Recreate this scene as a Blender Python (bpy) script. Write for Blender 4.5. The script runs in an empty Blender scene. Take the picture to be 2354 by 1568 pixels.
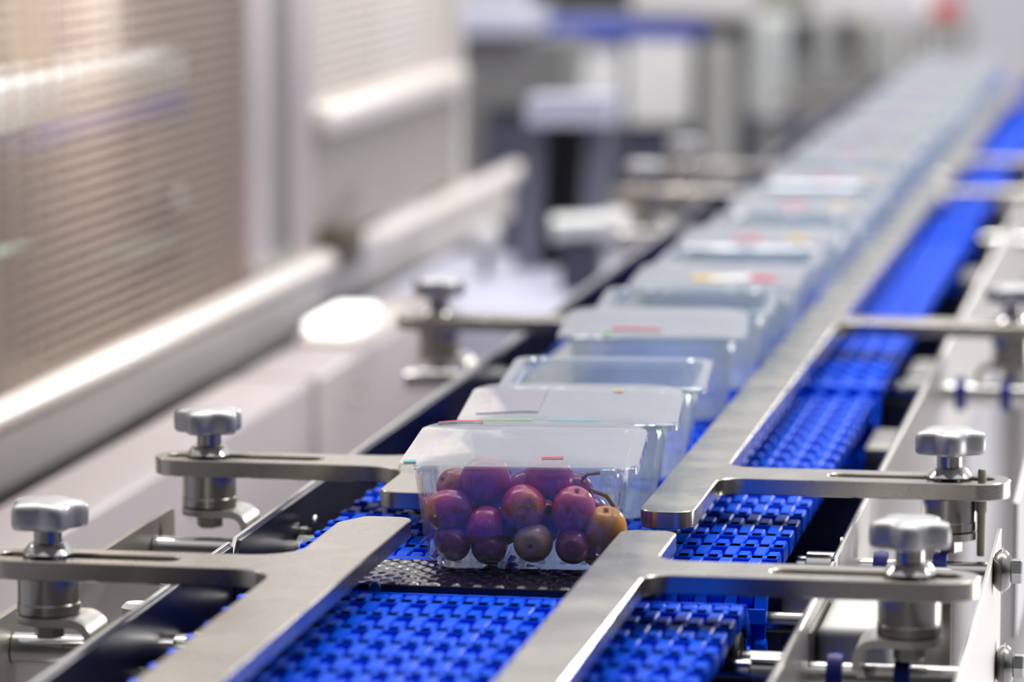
import bpy, bmesh, math, random
from mathutils import Vector, Matrix
random.seed(7)
PI = math.pi
S = bpy.context.scene
COL = S.collection

# ------------------------------------------------------------------ camera
FPX, VPX, VPY, CX, CY = 9000.0, 2778.0, -366.0, 1177.0, 784.0
CAM = Vector((0.358, 0.0, 1.29))
pitch = math.atan((CY - VPY) / FPX)
yaw = math.atan((VPX - CX) * math.cos(pitch) / FPX)
sy, cy, sp, cp = math.sin(yaw), math.cos(yaw), math.sin(pitch), math.cos(pitch)
RV = Vector((cy, sy, 0)); FV = Vector((-sy * cp, cy * cp, -sp)); UV = Vector((-sy * sp, cy * sp, cp))
def ray(u, v): return FV + RV * ((u - CX) / FPX) - UV * ((v - CY) / FPX)
def aty(u, v, Y): r = ray(u, v); return CAM + r * (Y / r.y)
def atx(u, v, X): r = ray(u, v); return CAM + r * ((X - CAM.x) / r.x)
def atz(u, v, Z): r = ray(u, v); return CAM + r * ((Z - CAM.z) / r.z)

cd = bpy.data.cameras.new('camera'); cam = bpy.data.objects.new('camera', cd); COL.objects.link(cam)
cam.location = CAM
cam.rotation_euler = (PI / 2 - pitch, 0, yaw)
cd.sensor_width = 36.0; cd.lens = FPX / 2354 * 36.0
cd.clip_start = 0.05; cd.clip_end = 100
cd.dof.use_dof = True; cd.dof.focus_distance = 2.145; cd.dof.aperture_fstop = 5.0; cd.dof.aperture_blades = 9
S.camera = cam

# ------------------------------------------------------------------ materials
def lin(c): return tuple(((x / 12.92) if x <= .04045 else ((x + .055) / 1.055) ** 2.4) for x in c)
def rgb(r, g, b): return lin((r / 255, g / 255, b / 255)) + (1,)
M = {}
def mat(name, col, metal=0.0, rough=0.4, bump=0.0, bscale=(200, 200, 200), coat=0.0, var=0.0, vscale=8.0, emit=None, sss=0.0):
    m = bpy.data.materials.new(name); m.use_nodes = True
    nt = m.node_tree; N = nt.nodes; L = nt.links
    b = N['Principled BSDF']
    b.inputs['Base Color'].default_value = col
    b.inputs['Metallic'].default_value = metal; b.inputs['Roughness'].default_value = rough
    if coat: b.inputs['Coat Weight'].default_value = coat; b.inputs['Coat Roughness'].default_value = 0.1
    if sss:
        b.inputs['Subsurface Weight'].default_value = sss; b.inputs['Subsurface Radius'].default_value = (.006, .002, .002); b.inputs['Subsurface Scale'].default_value = 1.0
    if emit:
        b.inputs['Emission Color'].default_value = emit[0]; b.inputs['Emission Strength'].default_value = emit[1]
    if bump or var:
        tc = N.new('ShaderNodeTexCoord'); mp = N.new('ShaderNodeMapping'); L.new(tc.outputs['Object'], mp.inputs['Vector'])
        mp.inputs['Scale'].default_value = bscale
        nz = N.new('ShaderNodeTexNoise'); nz.inputs['Scale'].default_value = 1.0; nz.inputs['Detail'].default_value = 3
        L.new(mp.outputs['Vector'], nz.inputs['Vector'])
        if bump:
            bp = N.new('ShaderNodeBump'); bp.inputs['Strength'].default_value = bump; bp.inputs['Distance'].default_value = 0.0004
            L.new(nz.outputs['Fac'], bp.inputs['Height']); L.new(bp.outputs['Normal'], b.inputs['Normal'])
        if var:
            n2 = N.new('ShaderNodeTexNoise'); n2.inputs['Scale'].default_value = vscale; n2.inputs['Detail'].default_value = 4
            L.new(tc.outputs['Object'], n2.inputs['Vector'])
            mr = N.new('ShaderNodeMapRange'); mr.inputs['From Min'].default_value = .3; mr.inputs['From Max'].default_value = .7
            mr.inputs['To Min'].default_value = max(.02, rough - var); mr.inputs['To Max'].default_value = rough + var
            L.new(n2.outputs['Fac'], mr.inputs['Value']); L.new(mr.outputs['Result'], b.inputs['Roughness'])
    M[name] = m
    return m

mat('brushed_steel', (.50, .475, .425, 1), 1, .27, .10, (900, 30, 900), var=.07, vscale=30)
mat('turned_steel', (.38, .37, .35, 1), 1, .24, .05, (60, 60, 2500))
mat('dark_steel', (.26, .25, .24, 1), 1, .3)
mat('bright_steel', (.72, .71, .69, 1), 1, .13)
mat('cast_grip', (.50, .50, .51, 1), .55, .40, .08, (900, 900, 900))
mat('plate_steel', (.62, .60, .56, 1), .9, .38, .05, (400, 400, 400))
mat('olive_steel', (.36, .345, .31, 1), .85, .42, .05, (300, 300, 300))
mat('embossed_steel', (.34, .33, .33, 1), 1, .12)
mat('black_plastic', (.006, .006, .008, 1), 0, .45)
mat('navy_panel', (.0025, .004, .026, 1), 0, .30)  # also stands in for the reflection on the side plates' inner faces
mat('belt_blue', (.0, .092, .86, 1), 0, .42, .03, (500, 500, 500))
M['belt_blue'].node_tree.nodes['Principled BSDF'].inputs['Specular IOR Level'].default_value = .07
mat('blue_rubber', (.004, .02, .36, 1), 0, .4)
mat('white_paint', (.72, .70, .70, 1), 0, .4)
mat('pink_white_paint', (.37, .325, .335, 1), 0, .38)
mat('white_plastic', (.80, .79, .76, 1), 0, .4, .03, (300, 300, 300))
mat('cream_nylon', (.72, .66, .48, 1), 0, .35)
mat('frame_aluminium', (.68, .645, .63, 1), .35, .42)
mat('rail_aluminium', (.76, .70, .67, 1), .2, .35)
mat('mauve_frame', (.52, .46, .47, 1), .3, .42)
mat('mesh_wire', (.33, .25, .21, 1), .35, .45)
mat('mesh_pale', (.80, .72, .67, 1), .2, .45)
mat('taupe_panel', (.36, .32, .30, 1), .1, .5)
mat('cabinet_back', (.14, .125, .10, 1), 0, .6)
mat('clamp_brown', (.10, .085, .06, 1), .3, .5)
mat('ochre_panel', (.42, .31, .16, 1), .2, .5)
mat('pale_box', (.85, .90, .92, 1), 0, .4)
mat('cobalt_stripe', (.07, .12, .60, 1), 0, .4)
mat('mint_panel', (.17, .25, .20, 1), 0, .5)
mat('grey_machine', (.20, .20, .20, 1), .0, .42)
mat('mid_grey_machine', (.34, .34, .33, 1), .0, .45)
mat('pale_machine', (.78, .78, .77, 1), .0, .4)
mat('tank_steel', (.70, .73, .71, 1), .55, .36)
mat('olive_tank', (.42, .42, .35, 1), .5, .4)
mat('slate_metal', (.05, .055, .09, 1), .0, .6)
mat('slate_leg', (.14, .145, .20, 1), 0, .5)
mat('lilac_paint', (.50, .51, .64, 1), 0, .45)
mat('near_black', (.006, .008, .010, 1), 0, .6)
mat('print_red', (.62, .05, .05, 1), 0, .4)
mat('print_yellow', (.80, .52, .06, 1), 0, .4)
mat('print_green', (.18, .50, .16, 1), 0, .4)
mat('print_teal', (.06, .42, .50, 1), 0, .4)
mat('print_white', (.80, .80, .78, 1), 0, .4)
mat('stem_brown', (.20, .12, .06, 1), 0, .6)
mat('grape_scar', (.20, .10, .05, 1), 0, .5)
mat('floor_paint', (.56, .545, .60, 1), 0, .35)
mat('wall_paint', (.68, .67, .69, 1), 0, .7)
mat('glow_white', (.9, .9, .9, 1), 0, .4, emit=((1, .98, .92, 1), 2.0))  # glows in place of a reflection on the far cover

def sheet(name, tint, haze, hazecol, rough=.04, wob=.0, wscale=40, f0=.05):
    """thin clear plastic: a see-through sheet that mirrors more the flatter it is looked at"""
    m = bpy.data.materials.new(name); m.use_nodes = True
    nt = m.node_tree; N = nt.nodes; L = nt.links
    for n in list(N): N.remove(n)
    out = N.new('ShaderNodeOutputMaterial')
    tr = N.new('ShaderNodeBsdfTransparent'); tr.inputs['Color'].default_value = tint
    gl = N.new('ShaderNodeBsdfGlossy'); gl.inputs['Roughness'].default_value = rough; gl.inputs['Color'].default_value = (.97, .98, 1, 1)
    df = N.new('ShaderNodeBsdfDiffuse'); df.inputs['Color'].default_value = hazecol
    geo = N.new('ShaderNodeNewGeometry')
    dot = N.new('ShaderNodeVectorMath'); dot.operation = 'DOT_PRODUCT'
    nsrc = geo.outputs['Normal']
    if wob:
        tc = N.new('ShaderNodeTexCoord')
        nz = N.new('ShaderNodeTexNoise'); nz.inputs['Scale'].default_value = wscale; nz.inputs['Detail'].default_value = 2
        L.new(tc.outputs['Object'], nz.inputs['Vector'])
        bp = N.new('ShaderNodeBump'); bp.inputs['Strength'].default_value = wob; bp.inputs['Distance'].default_value = .002
        L.new(nz.outputs['Fac'], bp.inputs['Height']); L.new(bp.outputs['Normal'], gl.inputs['Normal']); nsrc = bp.outputs['Normal']
    L.new(geo.outputs['Incoming'], dot.inputs[0]); L.new(nsrc, dot.inputs[1])
    def mth(op, a, b=None):
        n = N.new('ShaderNodeMath'); n.operation = op
        for i, x in enumerate((a, b)):
            if x is None: continue
            if isinstance(x, (int, float)): n.inputs[i].default_value = x
            else: L.new(x, n.inputs[i])
        return n.outputs[0]
    c = mth('ABSOLUTE', dot.outputs['Value'])
    F = mth('ADD', mth('MULTIPLY', mth('POWER', mth('SUBTRACT', 1.0, c), 5.0), 1 - f0), f0)
    R = mth('DIVIDE', mth('MULTIPLY', F, 2.0), mth('ADD', F, 1.0))
    mx = N.new('ShaderNodeMixShader'); mx.inputs['Fac'].default_value = haze
    tl = N.new('ShaderNodeBsdfTranslucent'); tl.inputs['Color'].default_value = hazecol
    mh = N.new('ShaderNodeMixShader'); mh.inputs['Fac'].default_value = .5
    L.new(df.outputs[0], mh.inputs[1]); L.new(tl.outputs[0], mh.inputs[2])
    L.new(tr.outputs[0], mx.inputs[1]); L.new(mh.outputs[0], mx.inputs[2])
    m2 = N.new('ShaderNodeMixShader'); L.new(R, m2.inputs['Fac'])
    L.new(mx.outputs[0], m2.inputs[1]); L.new(gl.outputs[0], m2.inputs[2])
    L.new(m2.outputs[0], out.inputs['Surface'])
    M[name] = m
sheet('clear_plastic', (.96, .975, .99, 1), .07, (.80, .86, .90, 1), .05, .25, 60, .032)
sheet('sheen_plastic', (.90, .95, .97, 1), .44, (.74, .82, .85, 1), .06, .25, 60)  # clear plastic with the pale reflections of its walls mixed in as haze
sheet('lid_film', (.96, .97, .975, 1), .46, (.40, .43, .44, 1), .10, .25, 18)  # grey haze paints part of the hall's reflection into the film
sheet('lid_film_tinted', (.93, .87, .93, 1), .22, (.42, .32, .42, 1), .10, .2, 18)

def grape_mat():
    m = bpy.data.materials.new('grape_skin'); m.use_nodes = True
    nt = m.node_tree; N = nt.nodes; L = nt.links; b = N['Principled BSDF']
    tc = N.new('ShaderNodeTexCoord'); sx = N.new('ShaderNodeSeparateXYZ'); L.new(tc.outputs['Object'], sx.inputs[0])
    nz = N.new('ShaderNodeTexNoise'); nz.inputs['Scale'].default_value = 110; nz.inputs['Detail'].default_value = 3
    L.new(tc.outputs['Object'], nz.inputs['Vector'])
    inf = N.new('ShaderNodeObjectInfo')
    a = N.new('ShaderNodeMath'); a.operation = 'MULTIPLY_ADD'; L.new(sx.outputs['Z'], a.inputs[0]); a.inputs[1].default_value = 34.0; a.inputs[2].default_value = .0
    a2 = N.new('ShaderNodeMath'); a2.operation = 'MULTIPLY_ADD'; L.new(nz.outputs['Fac'], a2.inputs[0]); a2.inputs[1].default_value = .34; L.new(a.outputs[0], a2.inputs[2])
    cr = N.new('ShaderNodeValToRGB'); L.new(a2.outputs[0], cr.inputs['Fac'])
    e = cr.color_ramp.elements
    e[0].position = .0; e[0].color = (.18, .015, .16, 1)
    e[1].position = .66; e[1].color = (.78, .31, .035, 1)
    k = e.new(.22); k.color = (.40, .022, .15, 1)
    k = e.new(.46); k.color = (.58, .055, .09, 1)
    mx = N.new('ShaderNodeMixRGB'); mx.blend_type = 'MIX'
    L.new(inf.outputs['Color'], mx.inputs['Color2']); L.new(cr.outputs['Color'], mx.inputs['Color1']); L.new(inf.outputs['Alpha'], mx.inputs['Fac'])
    L.new(mx.outputs['Color'], b.inputs['Base Color'])
    b.inputs['Roughness'].default_value = .22; b.inputs['Subsurface Weight'].default_value = .12
    b.inputs['Subsurface Radius'].default_value = (.006, .002, .002); b.inputs['Subsurface Scale'].default_value = .6
    bp = N.new('ShaderNodeBump'); bp.inputs['Strength'].default_value = .15; bp.inputs['Distance'].default_value = .001
    n3 = N.new('ShaderNodeTexNoise'); n3.inputs['Scale'].default_value = 260; L.new(tc.outputs['Object'], n3.inputs['Vector'])
    L.new(n3.outputs['Fac'], bp.inputs['Height']); L.new(bp.outputs['Normal'], b.inputs['Normal'])
    M['grape_skin'] = m
grape_mat()

# ------------------------------------------------------------------ helpers
def link(name, me, m=None, parent=None):
    o = bpy.data.objects.new(name, me); COL.objects.link(o)
    if m: me.materials.append(M[m])
    if parent: o.parent = parent
    return o
def finish(me, ang=35):
    for p in me.polygons: p.use_smooth = True
    me.set_sharp_from_angle(angle=math.radians(ang))
def obj(name, bm, m, parent=None, origin=None, ang=32):
    """link a bmesh made in world coordinates as one mesh object; origin = the thing's own base point"""
    bmesh.ops.recalc_face_normals(bm, faces=bm.faces)
    if origin is None and parent is not None:
        origin = world_loc(parent)
    if origin is not None: bmesh.ops.translate(bm, verts=bm.verts, vec=-Vector(origin))
    me = bpy.data.meshes.new(name); bm.to_mesh(me); bm.free(); finish(me, ang)
    o = link(name, me, m, parent)
    if parent is None and origin is not None: o.location = origin
    return o
def world_loc(o):
    v = Vector((0, 0, 0))
    while o is not None: v = v + o.location; o = o.parent
    return v
def tag(o, label, cat, group=None, kind=None):
    if label: o['label'] = label
    if cat: o['category'] = cat
    if group: o['group'] = group
    if kind: o['kind'] = kind
    return o
def thing(name, label, cat, loc, group=None):
    o = bpy.data.objects.new(name, None); COL.objects.link(o); o.location = loc; o.empty_display_size = .02
    return tag(o, label, cat, group)
def copy_tree(o, parent=None):
    c = o.copy(); COL.objects.link(c)
    if parent is not None: c.parent = parent
    for ch in list(o.children): copy_tree(ch, c)
    return c
def B(): return bmesh.new()
def box(bm, x0, x1, y0, y1, z0, z1, bev=0.0, seg=2):
    t = bmesh.new()
    bmesh.ops.create_cube(t, size=1)
    bmesh.ops.scale(t, vec=(abs(x1 - x0), abs(y1 - y0), abs(z1 - z0)), verts=t.verts)
    bmesh.ops.translate(t, vec=((x0 + x1) / 2, (y0 + y1) / 2, (z0 + z1) / 2), verts=t.verts)
    if bev: bmesh.ops.bevel(t, geom=t.edges[:], offset=bev, segments=seg, profile=.5, affect='EDGES')
    merge(bm, t)
def merge(bm, t, mtx=None):
    if mtx is not None: bmesh.ops.transform(t, matrix=mtx, verts=t.verts)
    me = bpy.data.meshes.new('tmp'); t.to_mesh(me); t.free(); bm.from_mesh(me); bpy.data.meshes.remove(me)
def rings(bm, rr, cap0=True, cap1=True):
    vs = [[bm.verts.new(p) for p in r] for r in rr]
    n = len(rr[0])
    for a, b in zip(vs, vs[1:]):
        for i in range(n): bm.faces.new((a[i], a[(i + 1) % n], b[(i + 1) % n], b[i]))
    if cap0: bm.faces.new(vs[0][::-1])
    if cap1: bm.faces.new(vs[-1])
def lathe(bm, prof, c=(0, 0, 0), axis='z', n=32, cap0=True, cap1=True):
    rr = []
    for r, h in prof:
        ring = []
        for i in range(n):
            a = 2 * PI * i / n; x, y = r * math.cos(a), r * math.sin(a)
            p = {'z': (x, y, h), 'x': (h, x, y), 'y': (y, h, x)}[axis]
            ring.append((c[0] + p[0], c[1] + p[1], c[2] + p[2]))
        rr.append(ring)
    rings(bm, rr, cap0, cap1)
def tube(bm, p0, p1, r, n=20, r1=None):
    p0, p1 = Vector(p0), Vector(p1); d = (p1 - p0).normalized()
    a = d.orthogonal().normalized(); b = d.cross(a)
    r1 = r if r1 is None else r1
    rings(bm, [[p + (a * math.cos(2 * PI * i / n) + b * math.sin(2 * PI * i / n)) * q for i in range(n)] for p, q in ((p0, r), (p1, r1))])
def pathtube(bm, pts, r, n=12):
    pts = [Vector(p) for p in pts]; rr = []
    for i, p in enumerate(pts):
        d = (pts[min(i + 1, len(pts) - 1)] - pts[max(i - 1, 0)]).normalized()
        a = d.cross(Vector((0.3, .2, 1))).normalized(); b = d.cross(a)
        rr.append([p + (a * math.cos(2 * PI * k / n) + b * math.sin(2 * PI * k / n)) * r for k in range(n)])
    rings(bm, rr)
def hexa(bm, c, r, h0, h1, axis='z', ch=.0008):
    lathe(bm, [(r - ch, h0), (r, h0 + ch), (r, h1 - ch), (r - ch, h1)], c, axis, 6)
def fillet(poly, seg=8):
    """poly = [(x, y, radius)] -> rounded loop"""
    out = []; n = len(poly)
    for i in range(n):
        p = Vector(poly[i][:2]); r = poly[i][2]
        a = Vector(poly[i - 1][:2]); b = Vector(poly[(i + 1) % n][:2])
        if r <= 0: out.append(tuple(p)); continue
        u = (a - p).normalized(); w = (b - p).normalized()
        half = math.acos(max(-1, min(1, u.dot(w)))) / 2
        t = r / math.tan(half); c = p + (u + w).normalized() * (r / math.sin(half))
        s = p + u * t; e = p + w * t
        a0 = math.atan2(s.y - c.y, s.x - c.x); a1 = math.atan2(e.y - c.y, e.x - c.x); d = a1 - a0
        while d > PI: d -= 2 * PI
        while d < -PI: d += 2 * PI
        for k in range(seg + 1): out.append((c.x + r * math.cos(a0 + d * k / seg), c.y + r * math.sin(a0 + d * k / seg)))
    return out
def stadium(x0, x1, yc, h, seg=8):
    return fillet([(x0, yc - h, h * .999), (x1, yc - h, h * .999), (x1, yc + h, h * .999), (x0, yc + h, h * .999)], seg)
def flat_plate(loops, z0, z1, bevel=.0005):
    """flat bar of a given outline with holes: returns a bmesh"""
    cu = bpy.data.curves.new('outline', 'CURVE'); cu.dimensions = '2D'; cu.fill_mode = 'BOTH'
    cu.extrude = (z1 - z0) / 2 - bevel; cu.bevel_depth = bevel; cu.bevel_resolution = 0; cu.offset = -bevel
    for lp in loops:
        sp_ = cu.splines.new('POLY'); sp_.points.add(len(lp) - 1); sp_.use_cyclic_u = True
        for pt, (x, y) in zip(sp_.points, lp): pt.co = (x, y, 0, 1)
    o = bpy.data.objects.new('outline', cu)
    me = bpy.data.meshes.new_from_object(o)
    bm = bmesh.new(); bm.from_mesh(me)
    bmesh.ops.translate(bm, verts=bm.verts, vec=(0, 0, (z0 + z1) / 2))
    bmesh.ops.remove_doubles(bm, verts=bm.verts, dist=1e-6)
    bpy.data.objects.remove(o); bpy.data.curves.remove(cu); bpy.data.meshes.remove(me)
    return bm
def rot90_to_yz(bm, x):
    """turn a plate made in the XY plane (x = along y, y = up) into the YZ plane at x"""
    bmesh.ops.transform(bm, matrix=Matrix(((0, 0, 1, x), (1, 0, 0, 0), (0, 1, 0, 0), (0, 0, 0, 1))), verts=bm.verts)
    return bm

# ------------------------------------------------------------------ hall
def struct(name, bm, m, label, cat):
    return tag(obj(name, bm, m), label, cat, kind='structure')
b = B(); box(b, -7, 7, -3, 17, -.05, 0); struct('floor', b, 'floor_paint', 'pale lilac grey painted hall floor', 'floor')
b = B(); box(b, -7, 7, 17, 17.1, 0, 6); struct('wall_back', b, 'wall_paint', 'bright pale wall far behind the conveyor', 'wall')
b = B(); box(b, -7.1, -7, -3, 17, 0, 6); struct('wall_left', b, 'wall_paint', 'pale hall wall behind the guarded machine', 'wall')

# ------------------------------------------------------------------ blue modular belts
PITCH, COLW, ZB, RB = .035, .0162, .900, .030
FRONT = [(.004, 0), (-.0195, 0), (-.0235, -.0008), (-.0262, -.0030), (-.0272, -.0062), (-.0262, -.0095), (-.0225, -.011), (.004, -.011)]
REAR = [(-.004, -.011), (.0165, -.011), (.0196, -.0092), (.0204, -.0055), (.0192, -.0016), (.0166, 0), (-.004, 0)]
BAR = [(-.0045, -.011), (.0045, -.011), (.0045, -.0007), (.0038, 0), (-.0038, 0), (-.0045, -.0007)]
LOW = [(.0195, -.0115), (.0315, -.0115), (.0315, -.0068), (.0195, -.0068)]
def belt(name, y0, y1, halfw, label, zb=ZB):
    verts, faces = [], []
    ncol = int((2 * halfw - .0066) / COLW + 1e-6); x0 = halfw - .0066 - ncol * COLW
    def prof(pf, xa, xb, T, ch):
        cyc = sum(p[0] for p in pf) / len(pf); czc = sum(p[1] for p in pf) / len(pf)
        xs = ((xa, 1), (xb, 1)) if not ch else ((xa, 0), (xa + ch, 1), (xb - ch, 1), (xb, 0))
        base = len(verts); n = len(pf)
        for x, full in xs:
            for (py, pz) in pf:
                if not full:
                    py = py - math.copysign(min(ch, abs(py - cyc)), py - cyc); pz = pz - math.copysign(min(ch, abs(pz - czc)), pz - czc)
                verts.append(T(x, py, pz))
        for k in range(len(xs) - 1):
            for i in range(n):
                a, c = base + k * n, base + (k + 1) * n
                faces.append((a + i, a + (i + 1) % n, c + (i + 1) % n, c + i))
        faces.append(tuple(base + i for i in range(n))[::-1]); faces.append(tuple(base + (len(xs) - 1) * n + i for i in range(n)))
    def module(T, shift):
        prof(BAR, -halfw + .0004, halfw - .0004, T, 0)
        prof(LOW, -halfw + .001, halfw - .001, T, 0)
        for i in range(ncol + 1):
            xa = x0 + i * COLW + shift
            prof(REAR, xa, xa + .0066, T, .0007)
            if i < ncol: prof(FRONT, xa + .0066 + .0012, xa + COLW - .0012, T, .0007)
    Ltop = y1 - y0; arc = PI * RB * .78
    def placed(d):
        def T(x, py, pz):
            q = d + py
            if q < 0: a = -q / RB; return (x, y0 - (RB + pz) * math.sin(a), zb - RB + (RB + pz) * math.cos(a))
            if q <= Ltop: return (x, y0 + q, zb + pz)
            a = (q - Ltop) / RB; return (x, y1 + (RB + pz) * math.sin(a), zb - RB + (RB + pz) * math.cos(a))
        return T
    d = -arc
    while d < Ltop + arc:
        module(placed(d), 0); d += PITCH
    me = bpy.data.meshes.new(name); me.from_pydata(verts, [], faces); me.update(); finish(me, 40)
    o = link(name, me, 'belt_blue')
    return tag(o, label, 'conveyor belt', 'blue modular belts end to end along the line')
belt('modular_belt', 1.15, 1.972, .1315, 'nearest blue modular conveyor belt, empty, in front of the embossed plate')
belt('modular_belt', 2.077, 2.735, .1340, 'blue modular belt carrying the grape punnet behind the embossed plate')
belt('modular_belt', 2.805, 3.855, .1340, 'blue modular belt under the middle punnets, past the second joint')
belt('modular_belt', 3.925, 6.60, .1340, 'farthest blurred blue modular belt at the end of the line')

# rollers inside the belt ends
def roller(y, label):
    t = thing('belt_roller', label, 'roller', (0, y, ZB - RB), 'rollers inside the belt ends')
    b = B(); lathe(b, [(.015, -.13), (.0165, -.128), (.0165, .128), (.015, .13)], (0, y, ZB - RB), 'x', 24); obj('drum', b, 'black_plastic', t)
    b = B(); tube(b, (-.160, y, ZB - RB), (-.131, y, ZB - RB), .006); obj('shaft', b, 'turned_steel', t)
    b = B(); tube(b, (.131, y, ZB - RB), (.160, y, ZB - RB), .006); obj('shaft', b, 'turned_steel', t)
roller(1.972, 'dark roller turning the near belt under the embossed plate')
roller(2.077, 'dark roller at the front end of the grape punnet belt')

# embossed transfer plate
t = thing('transfer_plate', 'dark embossed steel transfer plate between the two nearest belts', 'plate', (0, 2.025, .898))
b = B(); nx, ny = 190, 44; x0, x1, y0, y1 = -.0835, .0835, 1.9885, 2.0605
g = []
for j in range(ny + 1):
    r = []
    for i in range(nx + 1):
        x = x0 + (x1 - x0) * i / nx; y = y0 + (y1 - y0) * j / ny
        u = x / .0115; v = y / .0068
        h = abs(math.sin(PI * (u + .5 * v))) * abs(math.sin(PI * (u - .5 * v)))
        e = min(1, min(i, nx - i, j * 2, (ny - j) * 2) / 3.0)
        r.append(b.verts.new((x, y, .9013 + .0011 * e * h ** .7)))
    g.append(r)
for j in range(ny):
    for i in range(nx): b.faces.new((g[j][i], g[j][i + 1], g[j + 1][i + 1], g[j + 1][i]))
obj('embossed_top', b, 'embossed_steel', t, ang=60)
b = B(); box(b, x0, x1, y0 - .0004, y1, .8975, .9012, .0004); obj('backing_strip', b, 'black_plastic', t)
b = B(); lathe(b, [(.0030, 1.9868), (.0034, 1.9872), (.0034, 1.9885)], (-.066, 0, .8994), 'y', 12); obj('screw', b, 'dark_steel', t)

# ------------------------------------------------------------------ conveyor frames
ZP = .905
def frame(name, label, y0, y1, bottom, leg_ys):
    t = thing(name, label, 'conveyor frame', (0, y0, 0), 'conveyor frames joined end to end')
    for s in (-1, 1):
        ch = .012
        lp = [(y0, bottom), (y1, bottom), (y1, ZP), (y0 + ch, ZP), (y0, ZP - ch * .9)]
        p = obj('side_plate', rot90_to_yz(flat_plate([lp], -.0011, .0011, .0003), s * .1678), 'plate_steel', t)
        p['label'] = 'polished steel side plate left of the belt' if s < 0 else 'polished steel side plate right of the belt'
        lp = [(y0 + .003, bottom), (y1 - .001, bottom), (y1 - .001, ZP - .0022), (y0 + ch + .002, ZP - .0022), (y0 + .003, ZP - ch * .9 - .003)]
        q = obj('reflection_liner', rot90_to_yz(flat_plate([lp], -.0009, .0009, .0002), s * .1656), 'navy_panel', p)  # navy sheet stands in for the blue reflection in the steel
        q['label'] = 'navy blue reflection painted on the inner face of the side plate'
    b = B(); box(b, -.1645, .1645, y0, y1, bottom - .012, bottom - .001); o = obj('drip_tray', b, 'navy_panel', t); o['label'] = 'navy tray under the belt'
    for y in leg_ys:
        for s in (-1, 1):
            b = B(); box(b, s * .13 - .02, s * .13 + .02, y - .02, y + .02, 0, bottom - .0125, .002); obj('leg', b, 'plate_steel', t)
    return t
FA = frame('conveyor_frame', 'front conveyor frame with steel side plates around the nearest belt', 1.10, 2.0755, .80, (1.2, 1.95))
FB = frame('conveyor_frame', 'long rear conveyor frame with steel side plates along the row of punnets', 2.079, 6.65, .80, (2.2, 3.6, 5.0, 6.4))

def cross_rod(t, y, z, lab=None, rings_=True, xe=.2475):
    b = B()
    tube(b, (-xe, y, z), (xe, y, z), .0085, 24)
    for s in (-1, 1):
        lathe(b, [(.0085, s * .150 - .011), (.0112, s * .150 - .010), (.0112, s * .150 + .010), (.0085, s * .150 + .011)], (0, y, z), 'x', 24, False, False)
    r = obj('cross_rod', b, 'bright_steel', t)
    if lab: r['label'] = lab
    if rings_:
        for x in (.182, .216):
            b = B()
            lathe(b, [(.0086, x - .0042), (.0125, x - .0038), (.0132, x), (.0125, x + .0038), (.0086, x + .0042)], (0, y, z), 'x', 24, False, False)
            q = obj('ring', b, 'blue_rubber', r); q['label'] = 'blue rubber ring on the rod'
    return r
cross_rod(FA, 1.935, .871, 'nearest polished cross rod')
cross_rod(FB, 2.215, .873, 'polished cross rod behind the punnet')
cross_rod(FB, 2.96, .873)
cross_rod(FB, 4.10, .873, rings_=False)

# outer plates (left pair mirrored to the right)
lp = fillet([(1.30, .80, 0), (2.262, .80, 0), (2.262, .8915, .007), (1.30, .8915, 0)])
hole = stadium(2.229, 2.2295, .8895, .004) if False else [(2.2285 + .0035 * math.cos(a * PI / 8), .8815 + .0055 * math.sin(a * PI / 8)) for a in range(16)]
o = obj('outer_plate', rot90_to_yz(flat_plate([lp, hole], -.002, .002, .0003), -.2500), 'olive_steel', FA); o['label'] = 'olive grey outer steel plate with a hole, left side'
lp = fillet([(1.30, .80, 0), (2.205, .80, 0), (2.205, .9035, .004), (1.30, .890, 0)])
o = obj('outer_plate', rot90_to_yz(flat_plate([lp], -.0012, .0012, .0003), .2500), 'plate_steel', FA); o['label'] = 'thin bright outer steel plate, right side'
lp = fillet([(2.40, .80, 0), (2.99, .80, 0), (2.99, .885, .004), (2.93, .900, .01), (2.40, .885, 0)])
o = obj('outer_plate', rot90_to_yz(flat_plate([lp], -.0015, .0015, .0003), .2500), 'white_paint', FB); o['label'] = 'white outer plate, right side'

# flange bolts on the right-hand outer plate
def flange_bolt(t, y, z):
    X = .2512
    b = B(); lathe(b, [(.0075, X + .0002), (.0088, X + .0006), (.0112, X + .0030), (.0118, X + .0046), (.0132, X + .0048), (.0132, X + .0050), (.0118, X + .0052), (.0112, X + .0068), (.0088, X + .0092), (.0075, X + .0096)], (0, y, z), 'x', 28)
    p = obj('flange_bolt', b, 'turned_steel', t); p['label'] = 'double cone washer and hex bolt on the thin plate'
    b = B(); hexa(b, (0, y, z), .0072, X + .0096, X + .0158, 'x'); obj('bolt_head', b, 'bright_steel', p)
for (u, v) in ((2305, 1312), (2310, 1530)):
    p = atx(u, v, .2562); flange_bolt(FA, p.y, p.z)

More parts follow.
